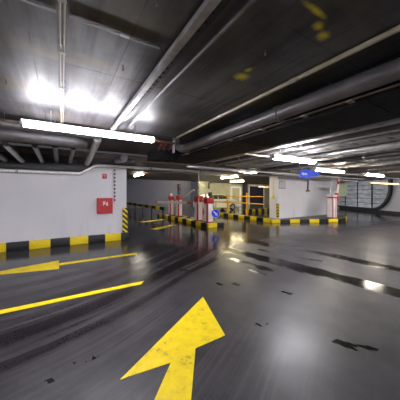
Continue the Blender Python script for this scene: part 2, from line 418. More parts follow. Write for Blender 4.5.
# ------------------------------------------------------------------ floor markings
def mark(poly, name, label, cat, group=None):
    bm = bm_new(); prism(bm, poly, 'z', .0005, .004)
    return tag(obj(name, bm, 'marking'), label, cat, group)
tail = lambda a, b, k: (a[0] + (a[0] - b[0]) * k, a[1] + (a[1] - b[1]) * k)
A, B = (1.105, 1.885), (.79, 1.44); D_, E_ = (.825, 1.84), (.52, 1.545)
mark([(1.75, 2.77), (.40, 1.885), D_, (.06, 1.02), (.42, .86), A, (1.475, 1.895)], 'floor_arrow', 'large yellow arrow painted on floor in the foreground', 'floor marking')
mark([(-1.5, 5.62), (-.06, 5.985), (-.05, 5.31)], 'floor_arrow', 'long thin yellow arrowhead painted on floor near left wall', 'floor marking')
mark([(-.048, 5.57), (1.60, 5.60), (1.62, 5.72), (-.048, 5.74)], 'lane_line', 'short yellow shaft line behind the thin arrowhead', 'floor marking', 'yellow lane lines')
mark([(-3.2, 3.69), (1.12, 3.70), (1.20, 3.81), (-3.2, 3.83)], 'lane_line', 'long yellow lane line between thin arrowhead and tyre tracks', 'floor marking', 'yellow lane lines')
mark([(3.2, 9.3), (3.4, 9.0), (4.7, 9.9), (4.5, 10.1)], 'lane_line', 'small distant yellow streak left of the barrier island', 'floor marking', 'yellow lane lines')  # narrow yellow streak drawn flat on the floor
mark([(3.5, 12.0), (3.7, 11.7), (5.2, 12.3), (5.1, 12.55)], 'lane_line', 'faint yellow streak beyond the small one, left of barriers', 'floor marking', 'yellow lane lines')  # second yellow streak, farther off
mark([(6.6, 12.0), (6.8, 11.8), (8.6, 12.2), (8.5, 12.45)], 'lane_line', 'yellow line on floor between barrier island and railing', 'floor marking', 'yellow lane lines')

# ------------------------------------------------------------------ tube lamps
def make_lamp(L, tube_m, label, group, loc, rz=0, drop=.16, w=.13, h=.09):
    t = thing('tube_lamp', label, 'lamp', loc, rz, group)
    bm = bm_new(); box(bm, -L / 2, -w * .36, h * .62, L / 2, w * .36, h, .006); obj('housing', bm, 'white', t)
    prof = [(-w / 2, h * .60), (-w * .46, h * .28), (-w * .28, .012), (0, 0), (w * .28, .012), (w * .46, h * .28), (w / 2, h * .60)]
    bm = bm_new(); prism(bm, prof, 'x', -L / 2 + .03, L / 2 - .03); obj('diffuser', bm, tube_m, t, True)
    for s in (-1, 1):
        bm = bm_new(); prism(bm, [(a * 1.04, b) for a, b in prof], 'x', s * (L / 2 - .029), s * (L / 2 + .005)) if s > 0 else prism(bm, [(a * 1.04, b) for a, b in prof], 'x', -L / 2 - .005, -L / 2 + .029)
        obj('end_cap', bm, 'white', t)
    for s in (-1, 1):
        obj('hanger', tube(bm_new(), [(s * L * .32, 0, h), (s * L * .32, 0, h + drop)], .008, 6), 'galv', t)
    return t
def lamp(L, m, label, loc, rz=0, z_ceil=2.60, group='hanging tube lamps', **k):
    return make_lamp(L, m, label, group, loc, rz, drop=max(.02, z_ceil - loc[2] - k.get('h', .09) - .001), **k)
lamp(1.74, 'tube_cool', 'nearest long white tube lamp, at left under slab edge', (.43, 3.57, 2.345), w=.14, h=.09)
lamp(1.60, 'tube_white', 'bright tube lamp hanging just left above the blue arrow sign', (4.86, 3.5, 2.29), z_ceil=2.55, w=.18, h=.115)
lamp(1.85, 'tube_warm', 'tube lamp right behind the blue arrow sign', (8.25, 4.5, 2.29), z_ceil=2.66, w=.18, h=.115)
lamp(1.75, 'tube_warm', 'short bright tube lamp above the curved window', (11.85, 4.5, 2.29), z_ceil=2.66, w=.18, h=.115)
lamp(3.9, 'tube_yellow', 'long thin yellowish tube lamp at far right edge', (16.2, 5.6, 2.075), z_ceil=2.66)
lamp(1.7, 'tube_warm', 'tube lamp seen through the gap right of the left wall', (3.6, 12.2, 2.5), PI / 2, z_ceil=2.62)
lamp(1.7, 'tube_gold', 'glowing tube lamp above the white car', (8.9, 11.0, 2.5), PI / 2, z_ceil=2.62)
lamp(1.7, 'tube_warm', 'glowing tube lamp nearest the left side of white wall', (8.0, 8.62, 2.5), PI / 2, z_ceil=2.62)
lamp(1.7, 'tube_yellow', 'small distant lamp above the navy garage door', (20.6, 19.0, 2.3), 0, z_ceil=4.0)
lamp(1.7, 'tube_yellow', 'small distant lamp beside the white wall edge', (23.4, 19.3, 2.3), 0, z_ceil=4.0)
lamp(1.7, 'tube_yellow', 'distant lamp hidden low over the parked car', (14.5, 18.5, 2.9), 0, z_ceil=4.0)
lamp(2.4, 'tube_white', 'added fill lamp hidden behind the white wall block', (19.3, 11.6, 2.4), .6, z_ceil=2.62)  # unseen lamp added to brighten the window panes and beige wall
lamp(1.7, 'tube_gold', 'faint far lamp over the aisle before the car', (12.4, 14.3, 2.5), PI / 2, z_ceil=2.62)
# the rest of the lamp rows, behind the viewer and beyond the frame
lamp(1.74, 'tube_cool', 'tube lamp overhead behind the viewer, left of middle', (-.6, -2.2, 2.355))
lamp(1.60, 'tube_white', 'tube lamp behind the viewer over the right aisle', (5.2, -2.2, 2.31), z_ceil=2.66)
lamp(1.74, 'tube_cool', 'tube lamp beyond the left edge, facing the left wall', (-4.8, 3.57, 2.355))
lamp(1.60, 'tube_white', 'tube lamp beyond the right edge over the aisle', (8.5, .8, 2.31), z_ceil=2.66)

for x, y, lb in ((8.5, 19.5, 'unseen fill lamp high above the grey blue wall side'), (15.5, 18.6, 'unseen fill lamp high over the car'), (12.0, 21.0, 'unseen fill lamp high by the corner of the walls'), (20.0, 18.2, 'unseen fill lamp high right of the car')):  # lamps added above the slab edge, out of sight, to brighten the far walls
    lamp(2.2, 'tube_ramp_fill' if x > 10 else 'tube_cool', lb, (x, y, 3.7), z_ceil=4.0, group='added fill lamps of the ramp hall')
for x, y, lb in ((11.6, 2.6, 'added fill lamp beyond right edge, first'), (17.5, 3.6, 'added fill lamp beyond right edge, second'), (11.4, -2.6, 'added fill lamp far behind the viewer on the right'), (2.0, -4.8, 'added fill lamp by the rear wall, middle'), (-4.8, -1.5, 'added fill lamp at the left behind the viewer'), (5.6, -5.4, 'added fill lamp by the rear wall, right'), (-7.0, 1.2, 'added fill lamp by the west wall')):  # extra lamps added outside the view to lift the overall light
    lamp(2.0, 'tube_cool' if x < 7 else 'tube_white', lb, (x, y, 2.31), z_ceil=2.60 if x < 3 else 2.66, group='added fill lamps out of frame')
# ------------------------------------------------------------------ ceiling services
SER = 'pipes and trays under the ceiling'
def pipe(name, pts, r, m, label, cat='pipe', seg=14, clamps=(), cm='galv', group=None, hang=(), top=2.6, hx=False):
    t = thing(name, label, cat, pts[0], 0, group)
    o0 = Vector(pts[0])
    obj('pipe_run', tube(bm_new(), [Vector(p) - o0 for p in pts], r, seg), m, t, True)
    for v in hang:
        a = (v - o0.x, 0, r) if hx else (0, v - o0.y, r)
        if o0.z + r < top - .01: obj('hanger', tube(bm_new(), [a, (a[0], a[1], top - o0.z)], .005, 6), 'galv', t)
    for (p, d) in clamps:   # coupling rings
        p = Vector(p) - o0; d = Vector(d).normalized()
        obj('coupling', tube(bm_new(), [p - d * .03, p + d * .03], r * 1.16, seg), cm, t, True)
    return t
# twin conduit straight ahead (X=0)
t = thing('conduit_pair', 'pair of pale conduits running down the ceiling at upper left', 'conduit', (0, -3, 2.55))
for s in (-1, 1): obj('conduit', tube(bm_new(), [(s * .011, 0, 0), (s * .011, 6.95, 0)], .0068, 8), 'rail_cream', t, True)
for y in (3.9, 4.42, 4.95, 5.6, 6.3): obj('clip', box(bm_new(), -.022, y - .012, -.012, .022, y + .012, .048, .003), 'galv', t)
# cross conduit
pipe('cross_conduit', [(-6, 1.60, 2.591), (-.03, 1.60, 2.591)], .0065, 'galv_dull', 'thin conduit crossing the ceiling left of the twin conduits', 'conduit', 8)
pipe('cross_conduit', [(.04, 1.60, 2.591), (.62, 1.60, 2.591)], .0065, 'galv_dull', 'thin conduit crossing ceiling between twin conduits and cable tray', 'conduit', 8, [((.37, 1.6, 2.591), (1, 0, 0))])
# slotted cable tray
t = thing('cable_tray', 'slotted grey cable tray running diagonally over upper middle', 'cable tray', (.66, -3, 2.53))
obj('tray_side', box(bm_new(), .01, 0, 0, .065, 6.85, .04, .004), 'galv', t)
bm = bm_new(); box(bm, .066, 0, .025, .125, 6.8, .04)
for k in range(80): box(bm, .072, .04 + k * .084, .014, .10, .08 + k * .084, .0249)
obj('slotted_base', bm, 'dark', t)
pipe('ceiling_pipe', [(.885, -3, 2.555), (.885, 3.7, 2.555)], .016, 'galv_dull', 'thin grey pipe running right beside the slotted cable tray', 'pipe', 10)
# cream conduit
pipe('ceiling_conduit', [(1.86, -3, 2.572), (1.86, 3.86, 2.572)], .021, 'rail_cream', 'thin cream conduit crossing the ceiling above the big grey pipe', 'conduit', 10,
     [((1.86, y, 2.572), (0, 1, 0)) for y in (.35, 1.35, 2.5)])
# big grey pipe with elbow
pipe('drain_pipe', [(2.14, -4, 2.43), (2.14, 4.1, 2.43), (2.14, 4.22, 2.45), (2.10, 4.32, 2.50), (2.08, 4.36, 2.60), (2.08, 4.36, 2.85)], .078, 'pipe_dark', 'large grey round pipe running diagonally beside the black duct', 'pipe', 24,
     [((2.14, y, 2.43), (0, 1, 0)) for y in (1.75, 4.0)], 'pipe_dark')
t = thing('cable_tray', 'narrow brownish tray tucked under the large grey pipe', 'cable tray', (2.215, -3, 2.34))
obj('tray_side', box(bm_new(), 0, 0, 0, .035, 7.4, .018), 'brown', t)
for y in (4.0, 4.45, 5.05, 5.7, 6.4, 7.1): obj('bracket', box(bm_new(), -.04, y, -.014, .04, y + .045, -.001, .003), 'rail_cream', t)
# black duct L
t = thing('black_duct', 'wide black rectangular duct crossing diagonally and turning left', 'duct', (2.27, -4, 2.30))
obj('duct_run', box(bm_new(), 0, 0, 0, .76, 9.2, .298, .01), 'rubber', t)
obj('duct_branch', box(bm_new(), -.55, 8.75, -.02, -.002, 9.2, .20, .01), 'rubber', t)
for y in (1.5, 3.2, 4.9, 6.6, 8.2): obj('duct_flange', box(bm_new(), -.008, y, -.006, .77, y + .02, .299), 'rubber', t)
# sprinkler line at slab edge
t = pipe('sprinkler_pipe', [(-6, 4.12, 2.53), (1.5, 4.12, 2.53), (1.7, 4.12, 2.52), (1.95, 4.12, 2.52)], .02, 'brown', 'brownish sprinkler pipe running along the slab edge above nearest lamp', 'pipe', 10,
         [((-.2, 4.12, 2.53), (1, 0, 0)), ((.9, 4.12, 2.53), (1, 0, 0))])
obj('red_sleeve', tube(bm_new(), [(6.1, 0, 0), (6.45, 0, 0)], .027, 10), 'red_dull', t, True)
t = thing('valve_assembly', 'red pipe valves and fittings just right of the nearest lamp', 'valve', (1.62, 4.3, 2.5))
obj('valve_body', tube(bm_new(), [(0, 0, .05), (.36, 0, .05)], .03, 12), 'red_dull', t, True)
for x in (.10, .21, .33):
    obj('valve_stem', tube(bm_new(), [(x, 0, .02), (x - .05, 0, -.06), (x - .06, 0, -.12)], .013, 10), 'red_dull', t, True)
obj('bracket', box(bm_new(), .361, -.04, -.14, .38, .05, .1, .004), 'galv', t)
# grey round duct and rectangular duct along the slab edge
pipe('round_duct', [(-7, 4.78, 2.48), (-.1, 4.78, 2.48), (.1, 4.80, 2.48), (.25, 4.88, 2.49), (.33, 5.05, 2.50), (.36, 5.5, 2.55)], .11, 'duct_grey', 'big grey round duct behind the nearest lamp', 'duct', 28,
     [((x, 4.78, 2.48), (1, 0, 0)) for x in (-3.2, -1.6, -.3)], 'duct_grey', hang=(-2.4, -.8), top=2.86, hx=True)
pipe('round_duct', [(-7, 5.25, 2.62), (.1, 5.25, 2.62)], .09, 'pipe_dark', 'slimmer dark duct running behind the big grey duct', 'duct', 20)
t = thing('flat_duct', 'dull flat duct running low behind the nearest lamp', 'duct', (-7, 4.36, 2.52))
obj('duct_run', box(bm_new(), 0, 0, 0, 7.6, .22, .10, .008), 'galv_dull', t)
for x in (4.2, 5.6, 6.9): obj('hanger', tube(bm_new(), [(x, .11, .101), (x, .11, .335)], .006, 6), 'galv', t)
# pipes running on above the left wall
for i, (x, z, r, m, nm) in enumerate(((-1.55, 2.36, .035, 'galv_dull', 'first'), (-1.22, 2.36, .055, 'galv', 'second'), (-.88, 2.36, .055, 'galv', 'third'), (-.45, 2.38, .05, 'galv_dull', 'fourth'), (-.12, 2.42, .05, 'pipe_dark', 'fifth'), (.2, 2.40, .045, 'galv_dull', 'sixth'))):
    pipe('branch_pipe', [(x, 5.35, z + .05), (x, 7.0, z), (x, 7.40, z)], r, m, nm + ' from the left of the short pipes above the left wall', 'pipe', 14, group='short pipes above the left wall')
pipe('drain_pipe', [(.62, 5.0, 2.62), (.62, 5.6, 2.55), (.62, 6.9, 2.42), (.62, 7.35, 2.4)], .075, 'galv', 'pale sloping pipe above the step in the left wall', 'pipe', 18)
pipe('drain_pipe', [(1.28, 5.6, 2.36), (1.28, 6.4, 2.42), (1.6, 6.9, 2.48), (1.9, 7.2, 2.52)], .09, 'duct_grey', 'dull grey bent pipe left of the black duct end', 'pipe', 18)

# long wall pipe, with a rise
pipe('wall_pipe', [(-7, 7.48, 2.10), (.42, 7.48, 2.10), (.52, 7.48, 2.13), (.82, 7.48, 2.345), (.95, 7.48, 2.375), (17.2, 7.48, 2.375)], .042, 'pipe_silver', 'long silver pipe along the left wall top, stepping up and crossing to the right', 'pipe', 16,
     [((x, 7.48, 2.10), (1, 0, 0)) for x in (-1.0,)] + [((x, 7.48, 2.375), (1, 0, 0)) for x in (2.6, 4.6, 6.8, 8.9)])
pipe('wall_pipe', [(-7, 7.54, 2.175), (.38, 7.54, 2.175), (.50, 7.54, 2.20), (.76, 7.54, 2.41), (.9, 7.54, 2.445), (9.6, 7.54, 2.445)], .018, 'dark', 'thin dark pipe riding above the long silver wall pipe', 'pipe', 12)

# right-hand aisle pipes and trays
specs = [
 ('tray', 3.10, .14, 2.33, 'galv_dull', 5.6, 'narrow grey tray immediately right of the black duct'),
 ('pipe', 3.46, .035, 2.50, 'brown', 5.6, 'brown thin pipe next after the narrow tray'),
 ('tray', 3.72, .42, 2.52, 'galv', 5.9, 'wide bright cable tray above the lamp by blue sign'),
 ('pipe', 4.45, .055, 2.56, 'pipe_dark', 6.2, 'dark pipe right of the wide bright tray'),
 ('pipe', 4.85, .04, 2.60, 'galv', 7.2, 'pale pipe in the middle of the aisle ceiling'),
 ('tray', 5.15, .45, 2.56, 'galv_dull', 6.6, 'wide dull tray over the middle of aisle'),
 ('pipe', 5.95, .05, 2.54, 'galv', 6.9, 'silver pipe right of the wide dull tray'),
 ('tray', 6.5, .35, 2.54, 'galv', 6.8, 'silver slotted tray above the window lamp'),
 ('pipe', 7.3, .06, 2.54, 'pipe_dark', 6.8, 'dark thick pipe beyond the silver slotted tray'),
 ('tray', 8.0, .4, 2.55, 'galv_dull', 6.6, 'dull tray further right along the aisle ceiling'),
 ('pipe', 9.2, .06, 2.55, 'galv', 6.8, 'distant silver pipe over the far aisle'),
 ('pipe', 10.6, .06, 2.55, 'pipe_dark', 6.8, 'distant dark pipe over the far aisle'),
 ('tray', 12.9, .5, 2.5, 'galv_dull', 6.8, 'farthest tray, before the curved window'),
]
for kd, x, w, z, m, y1, lb in specs:
    if kd == 'pipe':
        pipe('aisle_pipe', [(x, -4, z), (x, y1, z)], w, m, lb, 'pipe', 14, [((x, y, z), (0, 1, 0)) for y in (1.0, 3.0, 5.0)], group=None, hang=(1.5, 4.0), top=2.655)
    else:
        t = thing('cable_tray', lb, 'cable tray', (x, -4, z))
        bm = bm_new(); box(bm, 0, 0, 0, w, y1 + 4, .008); obj('tray_floor', bm, M['slots'] if w > .3 else m, t)
        for s in (0, w - .01): obj('tray_side', box(bm_new(), s, 0, .0085, s + .01, y1 + 4, .05), m, t)
        for y in (1.9, 4.9, 7.9): obj('hanger', tube(bm_new(), [(.03, y, .009), (.03, y, 2.655 - z)], .005, 6), 'galv', t)
# crossing pipes along the lamp rows
pipe('cross_pipe', [(3.3, 6.2, 2.36), (15, 6.2, 2.36)], .035, 'galv', 'pale pipe crossing the right aisle in front of wall top', 'pipe', 12, [((x, 6.2, 2.36), (1, 0, 0)) for x in (5, 8, 11)])
pipe('cross_pipe', [(3.4, 3.98, 2.45), (9.0, 3.98, 2.45)], .022, 'rail_cream', 'cream conduit behind the lamp by the blue sign', 'conduit', 10)
pipe('cross_pipe', [(9.2, 5.4, 2.44), (19.5, 5.4, 2.44)], .05, 'pipe_dark', 'dark pipe crossing above the curved window', 'pipe', 12)
t = thing('cable_tray', 'bright shallow tray running above the orange railing', 'cable tray', (4.0, 8.6, 2.46))
obj('tray_floor', box(bm_new(), 0, 0, 0, 5.5, .22, .02), 'galv', t)
t = thing('cable_tray', 'dull shallow tray high behind the bright one', 'cable tray', (2.3, 9.75, 2.5))
obj('tray_floor', box(bm_new(), 0, 0, 0, 8.2, .2, .03), 'galv_dull', t)

# background pipes on the beige wall
pipe('wall_pipe', [(14.6, 21.8, 2.1), (14.6, 21.8, 2.75), (15.0, 21.8, 2.95), (24.5, 21.8, 2.95)], .09, 'black', 'dark elbowed pipe on the far beige wall', 'pipe', 10)

# hooks in the ceiling
def U(px, py, z):
    D = (z - EZ) * 225 / (194 - py); Xc = (px - 200) / 225 * D
    return W(Xc, D, z)
hook = None
for (px, py, lb) in ((123, 68, 'small hook in ceiling between twin conduits and cable tray'), (107, 103, 'small hook in bright ceiling just above nearest lamp'), (6, 82, 'small hook in ceiling at the left edge'),
                     (265, 53, 'small hook in ceiling above the two yellow patches'), (207, 94, 'small hook in ceiling left of the single yellow patch'), (176, 117, 'small hook in ceiling near the slab corner'),
                     (330, 84, 'small hook in ceiling right beside the big grey pipe'), (157, 3, 'small hook in ceiling at top edge of frame')):
    p = U(px, py, 2.575)
    if hook is None:
        hook = thing('ceiling_hook', lb, 'hook', (p[0], p[1], 2.575), 0, 'small ceiling hooks')
        obj('shank', tube(bm_new(), [(0, 0, .025), (0, 0, 0)], .005, 6), 'hooksteel', hook)
        obj('hook_tip', tube(bm_new(), [(0, 0, -.001), (.006, 0, -.012), (.0, 0, -.022), (-.010, 0, -.016)], .0045, 6), 'hooksteel', hook)
    else: dup(hook, (p[0], p[1], 2.575), 0, lb)

# ------------------------------------------------------------------ left wall furniture
t = thing('fire_hose_cabinet', 'red wall cabinet with white hose pictogram on pale left wall', 'fire cabinet', (.92, 7.66, .885))
obj('cabinet_body', box(bm_new(), 0, -.12, 0, .455, -.001, .49, .008), 'red', t)
dr = obj('door', box(bm_new(), .012, -.135, .012, .443, -.121, .478, .004), 'red', t)
bm = bm_new()
prism(bm, smooth_arc((.205, .325), .034, 0, 2 * PI, 14)[:-1], 'y', -.139, -.1355)
box(bm, .165, -.139, .25, .182, -.1355, .385); prism(bm, [(.165, .385), (.235, .40), (.235, .378), (.182, .37)], 'y', -.139, -.1355)
prism(bm, [(.265, .25), (.300, .25), (.315, .30), (.300, .345), (.292, .39), (.272, .345), (.255, .30)], 'y', -.139, -.1355)
obj('pictogram', bm, 'white', dr)
obj('handle', box(bm_new(), .40, -.148, .22, .418, -.136, .28, .003), 'black', dr)
t = thing('fire_sign', 'small square red sign high above the hose cabinet', 'sign', (1.085, 7.66, 1.985))
obj('sign_plate', box(bm_new(), 0, -.012, 0, .13, -.001, .15, .002), 'red', t)
bm = bm_new(); box(bm, .03, -.015, .095, .10, -.0125, .108); box(bm, .05, -.015, .05, .062, -.0125, .085); box(bm, .078, -.015, .035, .095, -.0125, .05); obj('symbol', bm, 'white', t)
t = thing('segmented_conduit', 'vertical segmented cable cover dropping beside red cabinet', 'conduit', (1.45, 7.64, 1.27))
for k in range(9):
    obj('segment', box(bm_new(), -.022, -.035, k * .12, .022, .015, k * .12 + .07, .006), 'dark' if k % 2 else 'red_dull', t)
    obj('link', tube(bm_new(), [(0, -.01, k * .12 + .0705), (0, -.01, k * .12 + .1195)], .014, 8), 'white', t)
obj('outlet', tube(bm_new(), [(0, -.01, -.001), (-.01, -.01, -.04), (-.067, -.01, -.05)], .012, 8), 'galv', t, True)
chev = stripes('chevron_paint', 0, .17, .5, diag=True)
t = tag(obj('corner_guard', box(bm_new(), 0, -.03, 0, .14, .12, .80, .01), chev, None, False, (1.70, 7.63, .24)), 'tall diagonal striped guard on the end of left wall', 'corner guard')
# split clearances: guard wraps the wall corner
t.location = (1.835, 7.60, .02); t.data.transform(Matrix.Translation((0, 0, 0)))
t.data.clear_geometry(); bm = bm_new(); box(bm, -.14, .0, .22, .012, .055, 1.02); box(bm, 0, .056, .0, .012, .20, 1.02); bm.to_mesh(t.data); bm.free(); t.data.materials.append(chev) if not t.data.materials else None

# ------------------------------------------------------------------ barriers on the left island
def barrier(loc, label, rz=0, w=.27, d=.27, h=1.2, cap=.2, lamp_top=None):
    t = thing('barrier_cabinet', label, 'barrier', loc, rz, None)
    obj('base_plate', box(bm_new(), -w / 2 - .02, -d / 2 - .02, 0, w / 2 + .02, d / 2 + .02, .03, .004), 'dark', t)
    obj('body', box(bm_new(), -w / 2, -d / 2, .031, w / 2, d / 2, h - cap, .012), 'red', t)
    obj('white_panel', box(bm_new(), -w / 2 + .05, -d / 2 - .008, .08, w / 2 - .03, -d / 2 - .001, h - cap - .03, .002), 'white', t)
    obj('white_panel', box(bm_new(), -w / 2 - .008, -d / 2 + .09, .08, -w / 2 - .001, d / 2 - .02, h - cap - .03, .002), 'white', t)
    obj('cap', box(bm_new(), -w / 2 - .02, -d / 2 - .02, h - cap + .001, w / 2 + .02, d / 2 + .02, h, .02), 'red', t, True)
    return t
IZ = .14
t = barrier((5.74, 12.75, IZ), 'red and white barrier cabinet with round white lamp, leftmost of all', w=.24, d=.24, h=1.22, cap=.2)
obj('warning_lamp', tube(bm_new(), [(0, 0, 1.221), (0, 0, 1.25), (0, 0, 1.36), (0, 0, 1.42)], [.05, .09, .085, .03], 14), 'white_pole', t, True)
t = barrier((5.98, 12.1, IZ), 'red and white barrier cabinet under the small traffic signal', w=.26, d=.26, h=1.24, cap=.2)
t = thing('traffic_signal', 'small black traffic signal above the second barrier cabinet', 'traffic light', (5.96, 12.1, IZ + 1.2405))
obj('pole', tube(bm_new(), [(0, 0, 0), (0, 0, .12)], .03, 10), 'black', t)
obj('head', box(bm_new(), -.09, -.07, .121, .09, .07, .72, .02), 'black', t)
for z, m in ((.60, 'lensred'), (.42, 'black'), (.24, 'lensgreen')): obj('lens', tube(bm_new(), [(0, -.0705, z), (0, -.09, z)], [.068, .06], 14), m, t)
for z in (.66, .48, .30): obj('visor', box(bm_new(), -.07, -.16, z, .07, -.071, z + .012), 'black', t)
# raised white arm leaning from second cabinet
t = thing('folding_boom', 'short white slanting boom arm right of the traffic signal', 'boom', (6.32, 12.1, IZ + 1.15))
obj('boom_arm', tube(bm_new(), [(-.12, 0, 0), (.05, -.25, .12), (.12, -.55, .34), (.15, -.72, .42), (.17, -.9, .43)], .035, 10), 'white', t, True)
obj('pivot', tube(bm_new(), [(-.14, 0, -.03), (-.10, 0, .03)], .05, 10), 'galv', t, True)
t = barrier((5.82, 9.62, IZ), 'red and white barrier cabinet carrying the upright white boom', w=.30, d=.30, h=1.26, cap=.28)
boom = thing('raised_boom', 'upright slim white boom pole reaching to the ceiling', 'boom', (5.70, 9.41, 1.0))
obj('boom_arm', tube(bm_new(), [(0, 0, 0), (0, 0, 1.47)], .028, 8), 'white_pole', boom)
for z in (.25, .75): obj('red_band', tube(bm_new(), [(0, 0, z), (0, 0, z + .22)], .0295, 8), 'orange', boom)
t = barrier((5.86, 8.78, IZ), 'nearest red and white barrier cabinet behind round blue sign', w=.34, d=.30, h=1.18, cap=.25)
t = thing('ticket_reader', 'black rounded reader head on top of nearest left cabinet', 'ticket reader', (5.95, 8.78, IZ + 1.1805))
obj('neck', tube(bm_new(), [(0, 0, 0), (0, 0, .06)], .03, 10), 'black', t)
obj('head', box(bm_new(), -.07, -.07, .061, .08, .07, .27, .03), 'black', t, True)
obj('screen', box(bm_new(), -.05, -.078, .10, .06, -.071, .22, .002), 'navy', t)
t = thing('beacon_lamp', 'cream beacon lamp left of the black reader head', 'lamp', (5.74, 8.84, IZ + 1.1805))
obj('lamp_base', tube(bm_new(), [(0, 0, 0), (0, 0, .05)], .05, 12), 'red', t)
obj('lens', tube(bm_new(), [(0, 0, .051), (0, 0, .17), (0, 0, .21)], [.06, .06, .03], 14), 'white_pole', t, True)
# horizontal closed boom
b0 = Vector((5.80, 9.6, 1.06)); b1 = Vector((4.42, 11.75, 1.06)); dv = (b1 - b0); Lb = dv.length; ang = math.atan2(dv.y, dv.x)
t = thing('closed_boom', 'horizontal white boom with red bands left of the barriers', 'boom', (5.57, 9.60, 1.06), ang)
m_b = stripes('boom_paint', .42, 2.4, .85, yellow=(.76, .72, .70), black=(.45, .05, .06))
Lb -= .35; obj('pivot', tube(bm_new(), [(.03 * 0 + .0, 0, 0), (.088 * math.cos(ang), -.088 * math.sin(ang), 0)], .035, 10), 'galv', t)
obj('boom_arm', box(bm_new(), .02, -.03, -.055, Lb + .02, .03, .055, .01), m_b, t)
obj('end_cap', tube(bm_new(), [(Lb + .021, 0, 0), (Lb + .08, 0, 0)], .065, 10), 'red', t)
# round blue sign
t = thing('keep_right_sign', 'round blue sign with white arrow on short post at island nose', 'road sign', (6.06, 8.50, .14), -.62)
obj('post', tube(bm_new(), [(0, 0, 0), (0, 0, .32)], .02, 8), 'galv', t)
obj('disc', tube(bm_new(), [(0, -.022, .46), (0, -.006, .46)], .20, 32), 'white', t)
obj('blue_face', tube(bm_new(), [(0, -.027, .46), (0, -.0225, .46)], .185, 32), 'blue', t)
a = -PI / 4
pts = [(-.13, -.028), (.03, -.028), (.03, -.085), (.13, 0), (.03, .085), (.03, .028), (-.13, .028)]
pts = [(x * math.cos(a) - y * math.sin(a), .46 + x * math.sin(a) + y * math.cos(a)) for x, y in pts]
obj('white_arrow', prism(bm_new(), pts, 'y', -.031, -.0275), 'white', t)

# ------------------------------------------------------------------ right barrier
t = barrier((12.72, 6.80, .15), 'red edged white barrier cabinet on the right island', w=.40, d=.34, h=1.30, cap=.001)
for ch in list(t.children):
    if ch.name.startswith(('cap', 'body', 'white_panel')): bpy.data.objects.remove(ch)
obj('body', box(bm_new(), -.20, -.17, .031, .20, .17, 1.2, .01), 'red', t)
obj('white_panel', box(bm_new(), -.15, -.178, .07, .02, -.171, 1.12, .002), 'white', t)
obj('white_panel', box(bm_new(), .07, -.178, .07, .16, -.171, 1.12, .002), 'white', t)
obj('white_panel', box(bm_new(), -.208, -.14, .07, -.201, .14, 1.12, .002), 'white', t)
obj('white_top', box(bm_new(), -.21, -.18, 1.201, .21, .18, 1.30, .01), 'white', t)
t = thing('raised_boom', 'white boom raised steeply from red bracket at right barrier', 'boom', (13.02, 6.68, 1.25))
obj('bracket', box(bm_new(), -.085, -.07, -.12, .085, .07, .30, .015), 'red', t)
obj('boom_arm', tube(bm_new(), [(0, -.01, .301), (.10, -.03, .85), (.16, -.04, 1.15)], .06, 8), 'white_pole', t)
obj('red_band', tube(bm_new(), [(.09, -.028, .78), (.12, -.033, .95)], .065, 8), 'red', t)
t = tag(obj('supply_conduit', tube(bm_new(), [(12.68, 6.83, 1.451), (12.68, 6.83, 2.49)], .025, 8), 'white'), 'thin pale conduit rising from top of right barrier', 'conduit')
# green panel
t = thing('green_panel', 'pale green panel hanging right of the raised boom', 'panel', (13.72, 6.78, 1.37), -.55)
obj('panel_face', box(bm_new(), -.30, -.04, 0, .30, .04, .70, .01), 'green', t)
for s in (-.2, .2): obj('hanger', tube(bm_new(), [(s, 0, .701), (s, 0, 1.30)], .012, 6), 'galv', t)

# blue arrow sign
D0 = 7.6; pp = W((309.5 - 200) / 225 * D0, D0, 0)
t = thing('hanging_arrow_sign', 'blue arrow shaped hanging sign with small white arrow', 'sign', (pp[0], pp[1], 2.045), -.52)
prof = [(-.35, .01), (.02, -.02), (.04, .03), (.33, .07), (.36, .12), (.34, .17), (.06, .21), (.04, .29), (-.35, .24)]
obj('sign_body', prism(bm_new(), prof, 'y', -.03, .03), 'blue', t)
pts = [(-.30, .13), (-.23, .185), (-.23, .15), (-.10, .15), (-.10, .11), (-.23, .11), (-.23, .075)]
obj('white_arrow', prism(bm_new(), pts, 'y', -.036, -.031), 'white', t)
for s in (-.25, .2): obj('hanger', tube(bm_new(), [(s, 0, .255 if s < 0 else .2), (s, 0, .43)], .01, 6), 'galv', t)
# hanging sensor under the sign
D0 = 9.2; pp = W((308.3 - 200) / 225 * D0, D0, 0)
t = thing('hanging_sensor', 'dark rod with pale sensor head hanging below blue arrow sign', 'sensor', (pp[0], pp[1], 1.60))
obj('rod', tube(bm_new(), [(-.03, 0, .07), (-.02, 0, .35), (.03, 0, .5), (.04, 0, 1.05)], .032, 8), 'dark', t, True)
obj('sensor_head', tube(bm_new(), [(-.03, 0, .07), (-.03, 0, .04), (-.03, 0, 0)], [.05, .10, .06], 14), 'brown', t, True)

